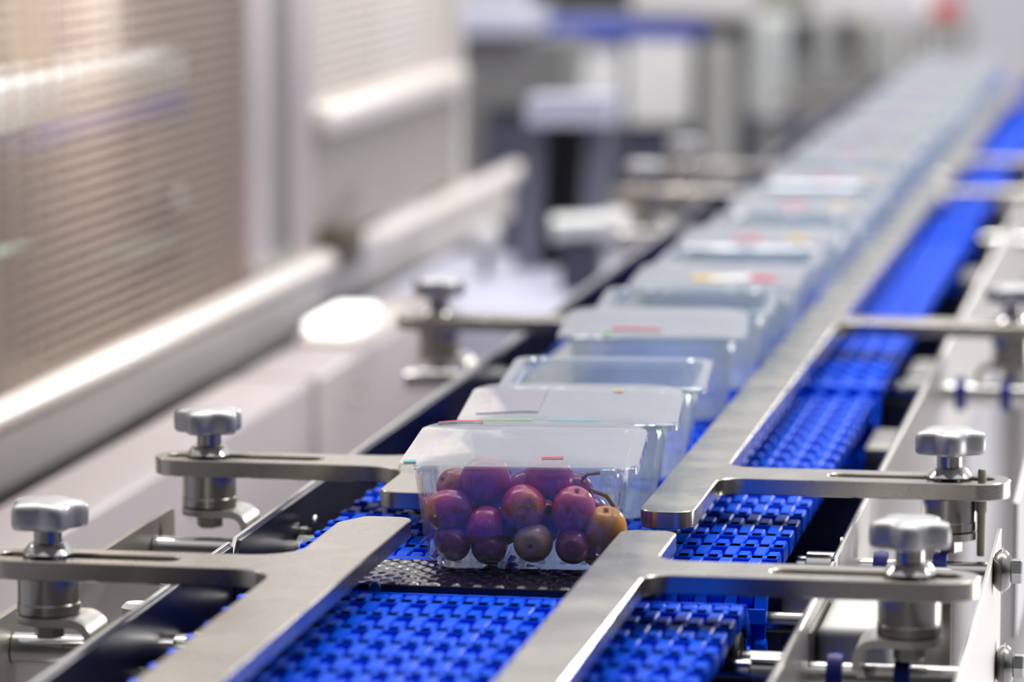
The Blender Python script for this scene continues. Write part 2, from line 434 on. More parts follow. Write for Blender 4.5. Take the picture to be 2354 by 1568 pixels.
# grey support blocks in the gap right of the belt, bearing block, small hardware
for y in (2.13, 2.655, 3.03, 3.70, 4.4):
    b = B(); box(b, .1385, .1640, y - .045, y + .045, .855, .884, .002); o = obj('support_block', b, 'mid_grey_machine' if False else 'olive_steel', FB); o['label'] = 'grey support block between belt and side plate'
b = B(); box(b, .1700, .2080, 1.955, 2.045, .842, .8935, .006, 3); o = obj('bearing_block', b, 'white_plastic', FA); o['label'] = 'white plastic bearing block outside the right plate'
b = B(); box(b, .1692, .1700, 1.93, 2.05, .84, .895); obj('gasket', b, 'dark_steel', FA)
b = B(); box(b, .2105, .2350, 2.01, 2.016, .805, .915, .0008); o = obj('bracket_plate', b, 'turned_steel', FA); o['label'] = 'upright grey bracket plate'
def hexbolt(t, p, axis, s=1, m='turned_steel'):
    b = B(); h = [.0, .0042]
    i = {'x': 0, 'y': 1, 'z': 2}[axis]
    q = list(p); base = q[i]; q[i] = 0
    lathe(b, [(.0085, base), (.0085, base + s * .0012)], q, axis, 20)
    hexa(b, q, .0066, min(base + s * .0012, base + s * .0062), max(base + s * .0012, base + s * .0062), axis)
    return obj('hex_bolt', b, m, t)
hexbolt(FA, (-.1647, 1.885, .866), 'x')
hexbolt(FA, (-.1647, 2.03, .850), 'x')
p = atx(690, 1235, -.163)
hexbolt(FB, (-.1647, p.y, p.z), 'x')
b = B(); pathtube(b, [(-.163, p.y + .01, p.z - .002), (-.160, p.y + .011, p.z + .001), (-.158, p.y + .012, p.z + .005), (-.158, p.y + .014, p.z + .008), (-.158, p.y + .018, p.z + .009)], .0014); obj('hook', b, 'bright_steel', FB)
q = atz(1925, 1255, .899)
b = B(); lathe(b, [(.0038, -.1690), (.0050, -.1692), (.0050, -.1708), (.0038, -.1710)], (2 * .1690 - .003, q.y, .8992), 'x', 20); obj('washer', b, 'turned_steel', FB)
# small white wire clips left of the plate
t = thing('cable_clip', 'white plastic cable clip beside the left side plate', 'clip', (-.20, 1.98, .8))
for dx in (0, .014):
    q = atx(300 + dx * 2200, 1378, -.215)
    b = B(); lathe(b, [(.006, .0), (.0085, .002), (.0085, .010), (.006, .0125)], (-.205 + dx, 2.02 + dx * 2, .868 + dx * .6), 'z', 18); obj('clip_body', b, 'white_plastic', t)
b = B(); box(b, -.212, -.186, 2.01, 2.05, .80, .8685, .002); obj('clip_base', b, 'white_plastic', t)

# ------------------------------------------------------------------ guide rails
ZT, ZU = .9270, .9170
def rail(s, y0, y1, arms, label, tip0=.011, tip1=.009):
    a0, a1, ae, hw, fr = (.0590, .0893, .2545, .0195, .015) if s > 0 else (.0572, .0948, .2520, .0190, .026)
    pts = [(a0, y1, tip1), (a0, y0, tip0), (a1, y0, tip0)]
    for ya in sorted(arms):
        pts += [(a1, ya - hw, fr), (ae, ya - hw, hw * .999), (ae, ya + hw, hw * .999), (a1, ya + hw, fr)]
    pts += [(a1, y1, tip1)] if s > 0 else [(a1, y1 - .022, .012), (a1 - .011, y1, .006)]
    lps = [fillet(pts)] + [stadium(.150, .2455, ya, .0076) for ya in arms]
    lps = [[(s * x, y) for x, y in lp] for lp in lps]
    bm = flat_plate(lps, ZU, ZT, .0006)
    o = obj('guide_rail', bm, 'brushed_steel', None, (s * .075, y0, ZU), ang=30)
    return tag(o, label, 'guide rail', 'steel guide rails beside the punnets')
rail(-1, 1.30, 2.048, [1.905], 'flat steel guide rail left of the nearest belt, with one slotted arm')
rail(1, 1.30, 2.030, [1.926], 'flat steel guide rail crossing over the right of the nearest belt, with one slotted arm')
rail(-1, 2.128, 4.300, [2.236, 2.945, 4.07], 'long steel guide rail left of the punnets, mostly hidden behind them')
rail(1, 2.090, 4.300, [2.230, 2.973, 4.12], 'long bright steel guide rail right of the row of punnets')
rail(-1, 4.310, 6.55, [4.40, 5.6], 'far blurred steel guide rail left of the last punnets')
rail(1, 4.310, 6.55, [4.53, 5.6], 'far blurred steel guide rail right of the last punnets')

# ------------------------------------------------------------------ clamp knobs and posts
def make_knob():
    t = thing('clamp_knob', '', 'clamp knob', (0, 0, 0), 'star knobs clamping the rail arms')
    b = B(); lathe(b, [(.0070, -.0275), (.0070, -.001), (.0128, .0003), (.0134, .0010), (.0098, .0056), (.0090, .0060)], (0, 0, .0002), 'z', 36); obj('cone_washer', b, 'bright_steel', t)
    b = B(); lathe(b, [(.0072, .0062), (.0072, .0175)], (0, 0, 0), 'z', 28); obj('shaft', b, 'turned_steel', t)
    b = B(); n = 100; rr = []
    for sc, h in ((.36, .0140), (.80, .0140), (.93, .0144), (.985, .0156), (1.0, .0180), (1.0, .0225), (.985, .0248), (.94, .0264), (.86, .0274), (.70, .0282), (.45, .0288), (.2, .0290)):
        ring = []
        for i in range(n):
            a = 2 * PI * i / n
            k = math.cos(5 * a)
            r = .0184 + .0026 * (k if k > 0 else k * 1.0) * (1 if sc > .6 else .4)
            ring.append((sc * r * math.cos(a), sc * r * math.sin(a), h))
        rr.append(ring)
    rings(b, rr); obj('star_grip', b, 'cast_grip', t, ang=60)
    return t
def make_post(s):
    """spacer sleeve, bent strap and nut under a rail arm; s = side of the line (-1 left)"""
    t = thing('rail_post', '', 'rail support', (0, 0, 0), 'sleeved posts under the rail arms')
    b = B(); lathe(b, [(.0156, -.0300), (.0163, -.0293), (.0163, -.0245), (.0159, -.0240), (.0159, -.0107), (.0153, -.0102)], (0, 0, 0), 'z', 40); obj('sleeve', b, 'turned_steel', t)
    # strap: rounded end under the sleeve, runs towards the line, bends down
    R = .009; path = []
    for i in range(9): a = PI * i / 16; path.append((-.0165 * math.cos(a), -.0325, .0165 * math.sin(a) + 1e-4))
    path.append((.016, -.0325, .0165))
    for i in range(1, 9): a = PI / 2 * i / 8; path.append((.016 + R * math.sin(a), -.0325 - R + R * math.cos(a), .0165))
    path.append((.016 + R, -.0465, .0165))
    th = .0021; b = B(); rr = []
    for i, (x, z, w) in enumerate(path):
        pa = path[max(0, i - 1)]; pb = path[min(len(path) - 1, i + 1)]
        tx, tz = pb[0] - pa[0], pb[1] - pa[1]; l = math.hypot(tx, tz) or 1; nxx, nz = -tz / l, tx / l
        X = -s
        rr.append([(X * (x + nxx * th), -w, z + nz * th), (X * (x + nxx * th), w, z + nz * th), (X * (x - nxx * th), w, z - nz * th), (X * (x - nxx * th), -w, z - nz * th)])
    rings(b, rr); obj('strap', b, 'plate_steel', t)
    b = B(); hexa(b, (0, 0, 0), .0078, -.0430, -.0348); lathe(b, [(.0085, -.0347), (.0085, -.0355)], (0, 0, 0), 'z', 20); obj('hex_nut', b, 'dark_steel' if s > 0 else 'turned_steel', t)
    return t
KP = None; PP = {}
kn = [(-1, 1.905, 'left of the nearest belt, nearest the camera', 14), (-1, 2.236, 'on the left arm beside the grape punnet', 40),
      (1, 2.230, 'on the right arm beside the grape punnet', 62), (1, 1.926, 'on the nearest right arm, in front of its twin', 55),
      (-1, 2.945, 'on the blurred left arm farther up the line', 20), (1, 2.973, 'on the blurred right arm at the picture edge', 30),
      (-1, 4.07, 'on the far left arm beside the black stand', 30), (-1, 4.40, 'on the farthest left arm in view', 50)]
for s, y, where, rz in kn:
    if KP is None: KP = make_knob(); k = KP
    else: k = copy_tree(KP)
    k.location = (s * .2195, y, ZT + .0004); k.rotation_euler = (0, 0, math.radians(rz))
    k['label'] = 'grey star shaped clamp knob ' + where
    if s not in PP: PP[s] = make_post(s); q = PP[s]
    else: q = copy_tree(PP[s])
    q.location = (s * .2195, y, ZT)
    q['label'] = 'sleeved post under the knob ' + where

# cream nylon pin in the right arm's slot
t = thing('nylon_pin', 'small cream nylon pin through the slot beside the right knob', 'pin', (.2385, 2.226, .80))
b = B(); lathe(b, [(.0026, .883), (.0026, .932), (.0020, .9334)], (.2385, 2.226, 0), 'z', 16); obj('pin', b, 'cream_nylon', t)
b = B(); lathe(b, [(.0032, .9085), (.0034, .9095), (.0034, .9150), (.0032, .9158)], (.2385, 2.226, 0), 'z', 16); obj('collar', b, 'cream_nylon', t)

# ------------------------------------------------------------------ punnets
def rrect(hx, hy, r, z, n=6, wav=0.0):
    out = []
    for (cx_, cy_, a0) in ((hx - r, hy - r, 0), (-hx + r, hy - r, PI / 2), (-hx + r, -hy + r, PI), (hx - r, -hy + r, 3 * PI / 2)):
        for k in range(n + 1):
            a = a0 + PI / 2 * k / n
            rr_ = r + (wav if (k % 2) else 0)
            out.append((cx_ + rr_ * math.cos(a), cy_ + rr_ * math.sin(a), z))
    # subdivide the straight sides for flutes
    res = []
    m = len(out)
    for i in range(m):
        p, q = out[i], out[(i + 1) % m]; res.append(p)
        if (i + 1) % (n + 1) == 0:
            for k in range(1, 8):
                f = k / 8; res.append((p[0] + (q[0] - p[0]) * f, p[1] + (q[1] - p[1]) * f, z))
    return res
HP = .0588
def make_punnet_body():
    b = B()
    prof = [(.0440, .0510, .010, .0000), (.0452, .0522, .010, .0008), (.0462, .0532, .010, .0040), (.0466, .0536, .010, .0044),
            (.0490, .0560, .011, .0048), (.0496, .0566, .011, .0066), (.0520, .0592, .012, .0260), (.0550, .0628, .012, .0510), (.0556, .0634, .012, .0538),
            (.0574, .0656, .013, .0542), (.0578, .0660, .013, .0574), (.0590, .0676, .013, HP), (.0638, .0724, .013, HP), (.0648, .0735, .013, HP - .0008), (.0650, .0738, .013, HP - .0042)]
    rr = []
    for i, (hx, hy, r, z) in enumerate(prof):
        rr.append(rrect(hx, hy, r, z, 6, .0019 if 4 < i < 8 else 0.0))
    # scalloped foot
    for ring_i in (0, 1, 2):
        rr[ring_i] = [(x * (1 - .018 * (k % 2)), y * (1 - .018 * (k % 2)), z) for k, (x, y, z) in enumerate(rr[ring_i])]
    rings(b, rr, True, False)
    # ribs over the base
    for k in range(-3, 4):
        box(b, k * .0115 - .002, k * .0115 + .002, -.040, .040, .0008, .0030, .0006, 1)
    return b
def film_z(x, y):
    u, v = x / .0643, y / .0730
    h = (1 - u ** 4) * (1 - v ** 4)
    z = HP + .0004 + .0018 * h + .0006 * math.sin(7 * u + 3 * v) * h
    if v > .8: z += .0030 * (1 - u ** 6) * (v - .8) / .2
    return z
def make_film(tint=False):
    b = B(); n = 14
    g = []
    hx, hy = .0643, .0730
    for j in range(n + 1):
        r = []
        for i in range(n + 1):
            u = -1 + 2 * i / n; v = -1 + 2 * j / n
            # squircle-ish outline with rounded corners
            x = hx * u; y = hy * v
            cxx = max(0, abs(x) - (hx - .012)); cyy = max(0, abs(y) - (hy - .012)); dd = math.hypot(cxx, cyy)
            if dd > .012:
                f = .012 / dd; x = math.copysign(hx - .012 + cxx * f, x); y = math.copysign(hy - .012 + cyy * f, y)
            z = film_z(x, y)
            r.append(b.verts.new((x, y, z)))
        g.append(r)
    for j in range(n):
        for i in range(n): b.faces.new((g[j][i], g[j][i + 1], g[j + 1][i + 1], g[j + 1][i]))
    return b
def patch(x0, x1, y0, y1, curve=0.0, n=8):
    b = B(); vs = []
    for i in range(n + 1):
        f = i / n; x = x0 + (x1 - x0) * f; dy = curve * math.sin(PI * f)
        vs.append([b.verts.new((x, y0 + (y1 - y0) * k / 4 + dy, film_z(x, y0 + (y1 - y0) * k / 4 + dy) + .0005)) for k in range(5)])
    for a, c in zip(vs, vs[1:]):
        for k in range(4): b.faces.new((a[k], c[k], c[k + 1], a[k + 1]))
    r = bmesh.ops.extrude_face_region(b, geom=b.faces[:])
    bmesh.ops.translate(b, vec=(0, 0, .0002), verts=[v for v in r['geom'] if isinstance(v, bmesh.types.BMVert)])
    return b
BODY = make_punnet_body(); FILM = make_film()
me_body = bpy.data.meshes.new('tray'); bmesh.ops.recalc_face_normals(BODY, faces=BODY.faces); BODY.to_mesh(me_body); finish(me_body, 30); me_body.materials.append(M['clear_plastic'])
me_body2 = me_body.copy(); me_body2.materials[0] = M['sheen_plastic']
me_film = bpy.data.meshes.new('film_lid'); FILM.to_mesh(me_film); finish(me_film, 80); me_film.materials.append(M['lid_film'])
def part_mesh(name, me, parent):
    o = bpy.data.objects.new(name, me); COL.objects.link(o); o.parent = parent; return o
def punnet(x, y, rz, film, marks, label, z=.9006):
    t = thing('plastic_punnet', label, 'punnet', (x, y, z), 'clear punnets queuing on the conveyor')
    part_mesh('tray', me_body if y < 2.2 else me_body2, t)
    if film:
        f = part_mesh('film_lid', me_film, t); f['label'] = 'clear sealing film'
        for nm, x0, x1, y0, y1, m, dz, cv in marks:
            o = obj('printed_mark', patch(x0, x1, y0, y1, cv), m, None); o.parent = f; o['label'] = nm
    t.rotation_euler = (0, 0, math.radians(rz)); t.scale = (.985, .985, 1)
    return t
m1 = [('red printed line', -.056, -.030, .0695, .0712, 'print_red', .0054, .0006), ('teal printed corner', -.062, -.055, -.066, -.060, 'print_teal', .0030, 0), ('red printed dash', .012, .024, -.052, -.049, 'print_red', .0036, 0)]
m2 = [('green printed line', -.050, -.020, -.070, -.0675, 'print_green', .0032, 0), ('teal printed line', -.010, .020, -.070, -.0680, 'print_teal', .0032, 0), ('mauve printed panel', -.055, -.018, -.045, .058, 'lid_film_tinted', .0032, 0), ('yellow printed dot', .022, .028, .050, .056, 'print_yellow', .0034, 0)]
m4 = [('red printed line', -.028, .006, -.052, -.045, 'print_red', .0036, .002), ('green printed dot', -.034, -.028, -.066, -.060, 'print_green', .0032, 0)]
m6 = [('yellow printed arc', -.018, .006, -.045, -.020, 'print_yellow', .0036, .006), ('white printed panel', -.004, .028, -.043, -.018, 'print_white', .0039, 0), ('red printed blob', .026, .046, -.045, -.020, 'print_red', .0036, .004)]
m8 = [('red printed blob', -.018, .006, -.04, -.02, 'print_red', .0036, .002), ('yellow printed blob', .026, .046, -.04, -.02, 'print_yellow', .0036, .002)]
PUN = [(-.0018, 2.0845, 5.5, 1, m1, 'front clear punnet filled with red grapes, sealed with film', .9027),
       (-.0040, 2.2580, 6, 1, m2, 'film sealed empty punnet right behind the grape punnet', .9006),
       (-.0055, 2.4070, 5, 0, [], 'open clear punnet without film, third from the front', .9006),
       (-.0105, 2.6560, 6, 1, m4, 'film sealed punnet with a red printed line, behind the gap in the row', .9006)]
ordn = ['fifth', 'sixth', 'seventh', 'eighth', 'ninth', 'tenth', 'eleventh', 'twelfth', 'thirteenth', 'fourteenth', 'fifteenth', 'sixteenth', 'seventeenth', 'eighteenth', 'nineteenth', 'twentieth', 'twenty-first', 'twenty-second', 'twenty-third', 'twenty-fourth', 'twenty-fifth', 'twenty-sixth']
y = 2.656
for i, w in enumerate(ordn):
    y += .1508 + random.uniform(-.001, .003)
    film = i % 2 == 1
    lab = ('film sealed' if film else 'open') + ' clear punnet, ' + w + ' from the front of the row'
    if i == 1: lab = 'sealed punnet with yellow, white and red print, sixth from the front'
    PUN.append((-.004 + random.uniform(-.004, .004), y, random.uniform(1.5, 6), film, m6 if i == 1 else (m8 if film else []), lab, .9006))
for a in PUN: punnet(*a[:6], z=a[6])

# ------------------------------------------------------------------ grapes
def make_grape_mesh(L, R):
    b = B(); rr = []
    n = 28
    for k in range(1, 20):
        f = PI * k / 20; z = -L * math.cos(f); r = R * math.sin(f) ** .92
        if k > 17: z -= .0006 * (k - 17)
        rr.append([(r * math.cos(2 * PI * i / n), r * math.sin(2 * PI * i / n), z) for i in range(n)])
    rings(b, rr)
    bmesh.ops.recalc_face_normals(b, faces=b.faces)
    me = bpy.data.meshes.new('grape'); b.to_mesh(me); b.free(); finish(me, 80); me.materials.append(M['grape_skin']); return me
ME_G = make_grape_mesh(.0140, .0124)
b = B(); lathe(b, [(.0004, .01385), (.0009, .0141), (.0013, .0139), (.0015, .0134)], (0, 0, 0), 'z', 14)
ME_S = bpy.data.meshes.new('stem_scar'); b.to_mesh(ME_S); b.free(); finish(ME_S); ME_S.materials.append(M['grape_scar'])
def grape(p, axis, label, sc=1.0, tint=(0, 0, 0, 0), scar=True):
    o = bpy.data.objects.new('grape', ME_G); COL.objects.link(o)
    o.location = p; o.rotation_mode = 'QUATERNION'; o.rotation_quaternion = Vector(axis).to_track_quat('Z', 'Y')
    o.scale = (sc, sc, sc); o.color = tint
    tag(o, label, 'grape', 'grapes in the front punnet')
    if scar: part_mesh('stem_scar', ME_S, o)
    return o
PUR = (.18, .024, .27, .75); PINK = (.58, .04, .17, .65); GOLD = (.80, .36, .04, .75); PALE = (.58, .44, .30, .8); MAG = (.50, .03, .27, .66)
YF = 2.046
gs = [(1203, 1166, YF + .003, (.35, -.9, .12), 'large magenta grape with an orange patch, middle of the upper front', 1.0, (0, 0, 0, 0)),
      (1318, 1174, YF + .004, (.2, -.3, .9), 'round pink red grape right of the orange patched one', .97, PINK),
      (1391, 1220, YF + .006, (.1, -.35, .94), 'golden orange grape at the right end of the punnet', .98, GOLD),
      (1114, 1212, YF - .001, (.3, .6, .75), 'small bright magenta grape left of centre', .84, MAG),
      (1036, 1177, YF + .002, (-.97, -.2, .05), 'reclining red grape with an orange end at the left wall', 1.0, (0, 0, 0, 0)),
      (1040, 1244, YF - .002, (-.4, .5, .6), 'dark purple grape in the lower left corner', .80, PUR),
      (1226, 1247, YF - .001, (.03, -1, .02), 'pale brownish grape showing its stem scar, bottom row', .87, PALE),
      (1318, 1255, YF - .001, (.05, -.99, -.1), 'deep purple grape with a pale scar, bottom row on the right', .79, PUR),
      (1124, 1258, YF - .001, (.2, .8, -.3), 'dark violet grape at the bottom under the magenta one', .76, PUR),
      (1117, 1100, YF + .012, (.9, .2, .25), 'purple grape pressed under the film on the left', 1.0, MAG),
      (1262, 1098, YF + .016, (-.9, .1, .2), 'purple grape pressed under the film in the middle', .98, MAG),
      (1052, 1122, YF + .020, (-.6, -.5, .5), 'tan and pink grape behind the left upper wall', .86, (.42, .22, .12, .6)),
      (1376, 1263, YF + .006, (.3, .6, .3), 'violet grape low in the right corner', .72, PUR)]
for u, v, Y, ax, lab, sc, tint in gs: grape(aty(u, v, Y), ax, lab, sc, tint)
LB = 'purple grape buried behind the front row of grapes'
for j in range(1, 4):
    for zi, z in enumerate((.9205, .9385)):
        for i in range(4):
            x = -.008 - .036 + i * .0235 + (.008 if (j + zi) % 2 else 0) - .0025 * j
            yy = YF + .004 + j * .0225
            if zi == 1 and (j >= 2 or i == 0): continue
            grape((x + random.uniform(-.001, .001), yy, z), (random.uniform(-1, 1), random.uniform(-1, 1), random.uniform(-1, 1)), LB, .90, random.choice([PUR, MAG, PUR, (0, 0, 0, 0)]), scar=False)
t = thing('grape_stalk', 'dry brown grape stalk tangled between the grapes on the right', 'stalk', tuple(aty(1335, 1118, YF + .024)))
c0 = aty(1300, 1114, YF + .022)
b = B()
pathtube(b, [c0, c0 + Vector((.008, .002, .002)), c0 + Vector((.014, .001, -.003)), c0 + Vector((.022, .003, -.006)), c0 + Vector((.026, .004, -.012))], .0012, 8)
pathtube(b, [c0 + Vector((.008, .002, .002)), c0 + Vector((.012, -.001, .006)), c0 + Vector((.019, -.001, .007))], .0009, 8)
pathtube(b, [c0 + Vector((.014, .001, -.003)), c0 + Vector((.016, -.003, -.009)), c0 + Vector((.020, -.004, -.011))], .0009, 8)
obj('stalk', b, 'stem_brown', t)

# ------------------------------------------------------------------ guarded machine on the left
GX = -.584
def gy(u, v): return atx(u, v, GX).y
t = thing('guard_machine', 'long machine guard with mesh screens and pale aluminium frame along the left', 'machine guard', (GX, 2.4, 0))
yA, yB, yC, yD = 2.35, 4.195, 4.235, 5.36
b = B(); tube(b, (GX, yA, .833), (GX, yB - .02, .833), .0135, 20); o = obj('bottom_rail', b, 'rail_aluminium', t); o['label'] = 'near pale round guard rail'
b = B(); tube(b, (GX, yC + .02, .833), (GX, yD, .833), .0135, 20); o = obj('bottom_rail', b, 'rail_aluminium', t); o['label'] = 'far pale round guard rail'
b = B(); box(b, GX - .03, GX + .022, yB - .03, yC + .03, .822, .866, .004); o = obj('rail_clamp', b, 'clamp_brown', t); o['label'] = 'dark clamp joining the two rails'
b = B(); box(b, GX - .05, GX - .004, yA, yD, .768, .8185, .004); obj('lower_beam', b, 'frame_aluminium', t)
b = B(); box(b, GX - .08, GX - .03, yA, yD - .1, .05, .766, .004); obj('base_panel', b, 'near_black', t)
for (ua, ub) in ((588, 642), (684, 738)):
    b = B(); box(b, GX - .045, GX - .006, gy(ua, 600), gy(ub, 600), .82, 1.62, .003); obj('post', b, 'mauve_frame', t)
b = B(); box(b, GX - .040, GX - .012, gy(643, 600), gy(683, 600), .82, 1.62); o = obj('post_gap', b, 'grey_machine', t); o['label'] = 'dark strip between the two posts'
b = B(); box(b, GX - .03, GX - .002, gy(590, 600), gy(700, 600), .822, .862, .003); obj('post_foot', b, 'olive_steel', t)
p0 = gy(590, 600); p1 = gy(738, 600); pe = gy(1056, 300)
def screen(y0, y1, z0, z1, pitch, wire, m, lab):
    b = B()
    n = int((z1 - z0) / pitch)
    for i in range(n + 1): box(b, GX - .016 - wire * .3, GX - .016 + wire * .3, y0, y1, z0 + i * pitch - wire / 2, z0 + i * pitch + wire / 2)
    n = int((y1 - y0) / (pitch * 5))
    for i in range(n + 1): box(b, GX - .016 - wire * .25, GX - .016 + wire * .25, y0 + i * pitch * 5 - wire * .35, y0 + i * pitch * 5 + wire * .35, z0, z1)
    o = obj('mesh_screen', b, m, t); o['label'] = lab
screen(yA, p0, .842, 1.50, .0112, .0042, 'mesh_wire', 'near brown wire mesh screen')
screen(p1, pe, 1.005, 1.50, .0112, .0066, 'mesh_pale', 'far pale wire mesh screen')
b = B(); box(b, GX - .05, GX + .012, p1, pe, .970, 1.002, .006); o = obj('ledge', b, 'rail_aluminium', t); o['label'] = 'pale ledge under the far screen'
b = B(); box(b, GX - .022, GX - .010, p1, pe, .850, .968); o = obj('lower_panel', b, 'taupe_panel', t); o['label'] = 'taupe panel under the ledge'
b = B(); box(b, GX - .05, GX - .004, pe, pe + .06, .82, 1.5, .004); obj('end_post', b, 'frame_aluminium', t)
b = B(); box(b, GX - .62, GX - .60, yA, pe, .3, 1.5); o = obj('back_panel', b, 'cabinet_back', t); o['label'] = 'dark inner back of the machine'
b = B(); box(b, GX - .60, GX - .10, pe - .02, pe, .3, 1.5); obj('end_panel', b, 'taupe_panel', t)
b = B(); box(b, GX - .60, GX - .10, yA, pe, .74, .765); obj('inner_floor', b, 'cabinet_back', t)
# contents seen through the mesh
def pybox(name, u0, v0, u1, v1, Y, dy, m, parent=None, bev=.004):
    a = aty(u0, v1, Y); c = aty(u1, v0, Y)
    b = B(); box(b, a.x, c.x, Y, Y + dy, a.z, c.z, bev); return obj(name, b, m, parent)
def pxbox(u0, v0, u1, v1, X, dx, m, name, parent, bev=.003):
    """box whose face looks along +x; v measured at the u0 / u1 ends"""
    a = atx(u0, v0, X); c = atx(u1, v1, X); d = atx(u0, v0 + 1, X)
    return a, c
a = atx(30, 260, -.80); c = atx(432, 240, -.80); a.z = atx(270, 248, -.80).z - .012
t2 = thing('control_box', 'white control box with a cobalt blue stripe behind the near mesh screen', 'box', (-.85, a.y, .766))
b = B(); box(b, -.90, -.80, a.y, c.y, a.z + .012, a.z + .056, .004); obj('housing', b, 'pale_box', t2)
b = B(); box(b, -.90, -.7985, a.y + .1, c.y, a.z - .016, a.z + .011, .002); o = obj('stripe', b, 'cobalt_stripe', t2)
b = B(); box(b, -.885, -.815, a.y + .15, c.y - .15, .766, a.z - .017); obj('stand', b, 'grey_machine', t2)
for (u, v, r, m_, lab) in ((225, 20, .030, 'pale_machine', 'pale upright cylinder hanging above the white control box'), (20, 60, .045, 'ochre_panel', 'ochre upright column at the far left inside the guard')):
    q = atx(u, v, -.92)
    b = B(); lathe(b, [(r * .9, .766), (r, .78), (r, 1.46), (r * .9, 1.48)], (q.x, q.y, 0), 'z', 24) if 'ochre' in m_ else lathe(b, [(r * .7, q.z - .06), (r, q.z - .04), (r, 1.46), (r * .9, 1.48)], (q.x, q.y, 0), 'z', 24)
    tag(obj('machine_column', b, m_, None, (q.x, q.y, .766)), lab, 'column')
for (u0, v0, u1, v1, xx, m_, nm, lab) in ((260, 800, 420, 430, -.90, 'slate_metal', 'drive_unit', 'slate drive unit low behind the near mesh screen'), (318, 600, 436, 545, -.72, 'mint_panel', 'terminal_box', 'mint green terminal box behind the mesh near the posts'), (5, 600, 85, 560, -.72, 'mint_panel', 'terminal_box', 'mint green terminal box behind the mesh at far left')):
    a = atx(u0, v0, xx); c = atx(u1, v1, xx); z0 = max(.767, min(a.z, c.z)); z1 = max(a.z, c.z)
    t2 = thing(nm, lab, 'machine part', (xx, a.y, .7665))
    b = B(); box(b, xx - .05, xx, a.y, c.y, z0 if nm == 'terminal_box' else .767, z1, .004); obj('housing', b, m_, t2)
    if nm == 'terminal_box' and z0 > .77:
        b = B(); box(b, xx - .03, xx - .02, (a.y + c.y) / 2 - .01, (a.y + c.y) / 2 + .01, .767, z0 - .0003); obj('stem', b, 'grey_machine', t2)
for k, (u, v) in enumerate(((340, 460), (410, 465))):
    q = atx(u, v, -.855)
    b = B(); lathe(b, [(.011, -.859), (.014, -.857), (.014, -.846), (.010, -.842)], (0, q.y, q.z), 'x', 20)
    tag(obj('round_button', b, 'print_white', None, (q.x, q.y, q.z)), ('left' if k == 0 else 'right') + ' one of two pale round buttons behind the mesh', 'button', 'pale round buttons behind the mesh')

# white machine covers between guard and conveyor
def cover(y0, y1, lab):
    t = thing('machine_cover', lab, 'machine cover', (-.467, y0, 0), 'pinkish white covers left of the conveyor')
    b = B(); box(b, -.505, -.430, y0, y1, .02, .807, .006, 3); obj('shell', b, 'pink_white_paint', t)
    for f in (.25, .72):
        yy = y0 + (y1 - y0) * f
        b = B(); lathe(b, [(.012, -.4298), (.012, -.428), (.008, -.426)], (0, yy, .765), 'x', 18); obj('screw_head', b, 'turned_steel', t)
cover(1.9, 3.428, 'near pinkish white machine cover left of the conveyor')
cover(3.452, 4.12, 'far pinkish white machine cover beyond the dark seam')
b = B(); box(b, -.500, -.440, 3.4285, 3.4515, .02, .800); tag(obj('seam_strip', b, 'grey_machine', None, (-.467, 3.44, 0)), 'dark upright seam strip between the two white covers', 'strip')
q = atz(845, 735, .83)
t = thing('cover_glow', 'glowing white block standing in for a bright reflection on the far white cover', 'highlight', (-.475, 3.78, .8075))
b = B(); box(b, -.500, -.440, 3.66, 3.92, .8075, .814, .002); obj('glow_base', b, 'rail_aluminium', t)
b = B(); box(b, -.497, -.455, 3.68, 3.83, .8145, .828, .005, 3); obj('glow_body', b, 'glow_white', t)  # added glow, stands in for a reflection on the cover top

# ------------------------------------------------------------------ machinery behind, centre
def backbox(name, u0, v0, u1, v1, Y, dy, m, lab, cat, bev=.006, floor=True):
    a = aty(u0, v1, Y); c = aty(u1, v0, Y)
    b = B(); box(b, a.x, c.x, Y, Y + dy, a.z, c.z, bev)
    o = obj(name, b, m, None, ((a.x + c.x) / 2, Y, a.z)); return tag(o, lab, cat) if lab else o
YB = 6.9
t = thing('filling_machine', 'large grey machine with pale upright panels behind the black stand', 'machine', (-.6, YB, 0))
def part(nm, u0, v0, u1, v1, Y, dy, m, lab=None, bev=.006, zfloor=False):
    a = aty(u0, v1, Y); c = aty(u1, v0, Y); b = B(); box(b, a.x, c.x, Y, Y + dy, 0 if zfloor else a.z, c.z, bev)
    o = obj(nm, b, m, t)
    if lab: o['label'] = lab
    return o
part('body', 1050, 60, 1990, 420, YB + .02, .5, 'grey_machine', zfloor=True)
part('pale_panel', 1318, 85, 1428, 285, YB - .03, .045, 'pale_machine')
part('pale_panel', 1440, 75, 1590, 285, YB - .05, .065, 'pale_machine')
part('column', 1610, 90, 1690, 500, YB - .10, .115, 'mid_grey_machine')
part('blue_band', 1225, 42, 1620, 84, YB - .06, .03, 'cobalt_stripe', 'cobalt blue band')
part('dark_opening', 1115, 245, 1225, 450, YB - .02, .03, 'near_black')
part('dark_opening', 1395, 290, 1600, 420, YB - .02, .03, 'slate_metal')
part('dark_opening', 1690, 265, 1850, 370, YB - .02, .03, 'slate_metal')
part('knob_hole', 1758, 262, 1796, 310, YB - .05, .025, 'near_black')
part('white_top', 1450, -60, 1740, 38, YB - .08, .3, 'white_paint', 'white cover on top')
part('white_top', 1860, -40, 2120, 45, YB - .06, .3, 'white_paint', 'white cover on top')
part('black_top', 1215, -60, 1450, 22, YB - .07, .3, 'near_black', 'black housing on top')
part('olive_lid', 1740, -30, 1850, 30, YB - .06, .2, 'olive_tank')
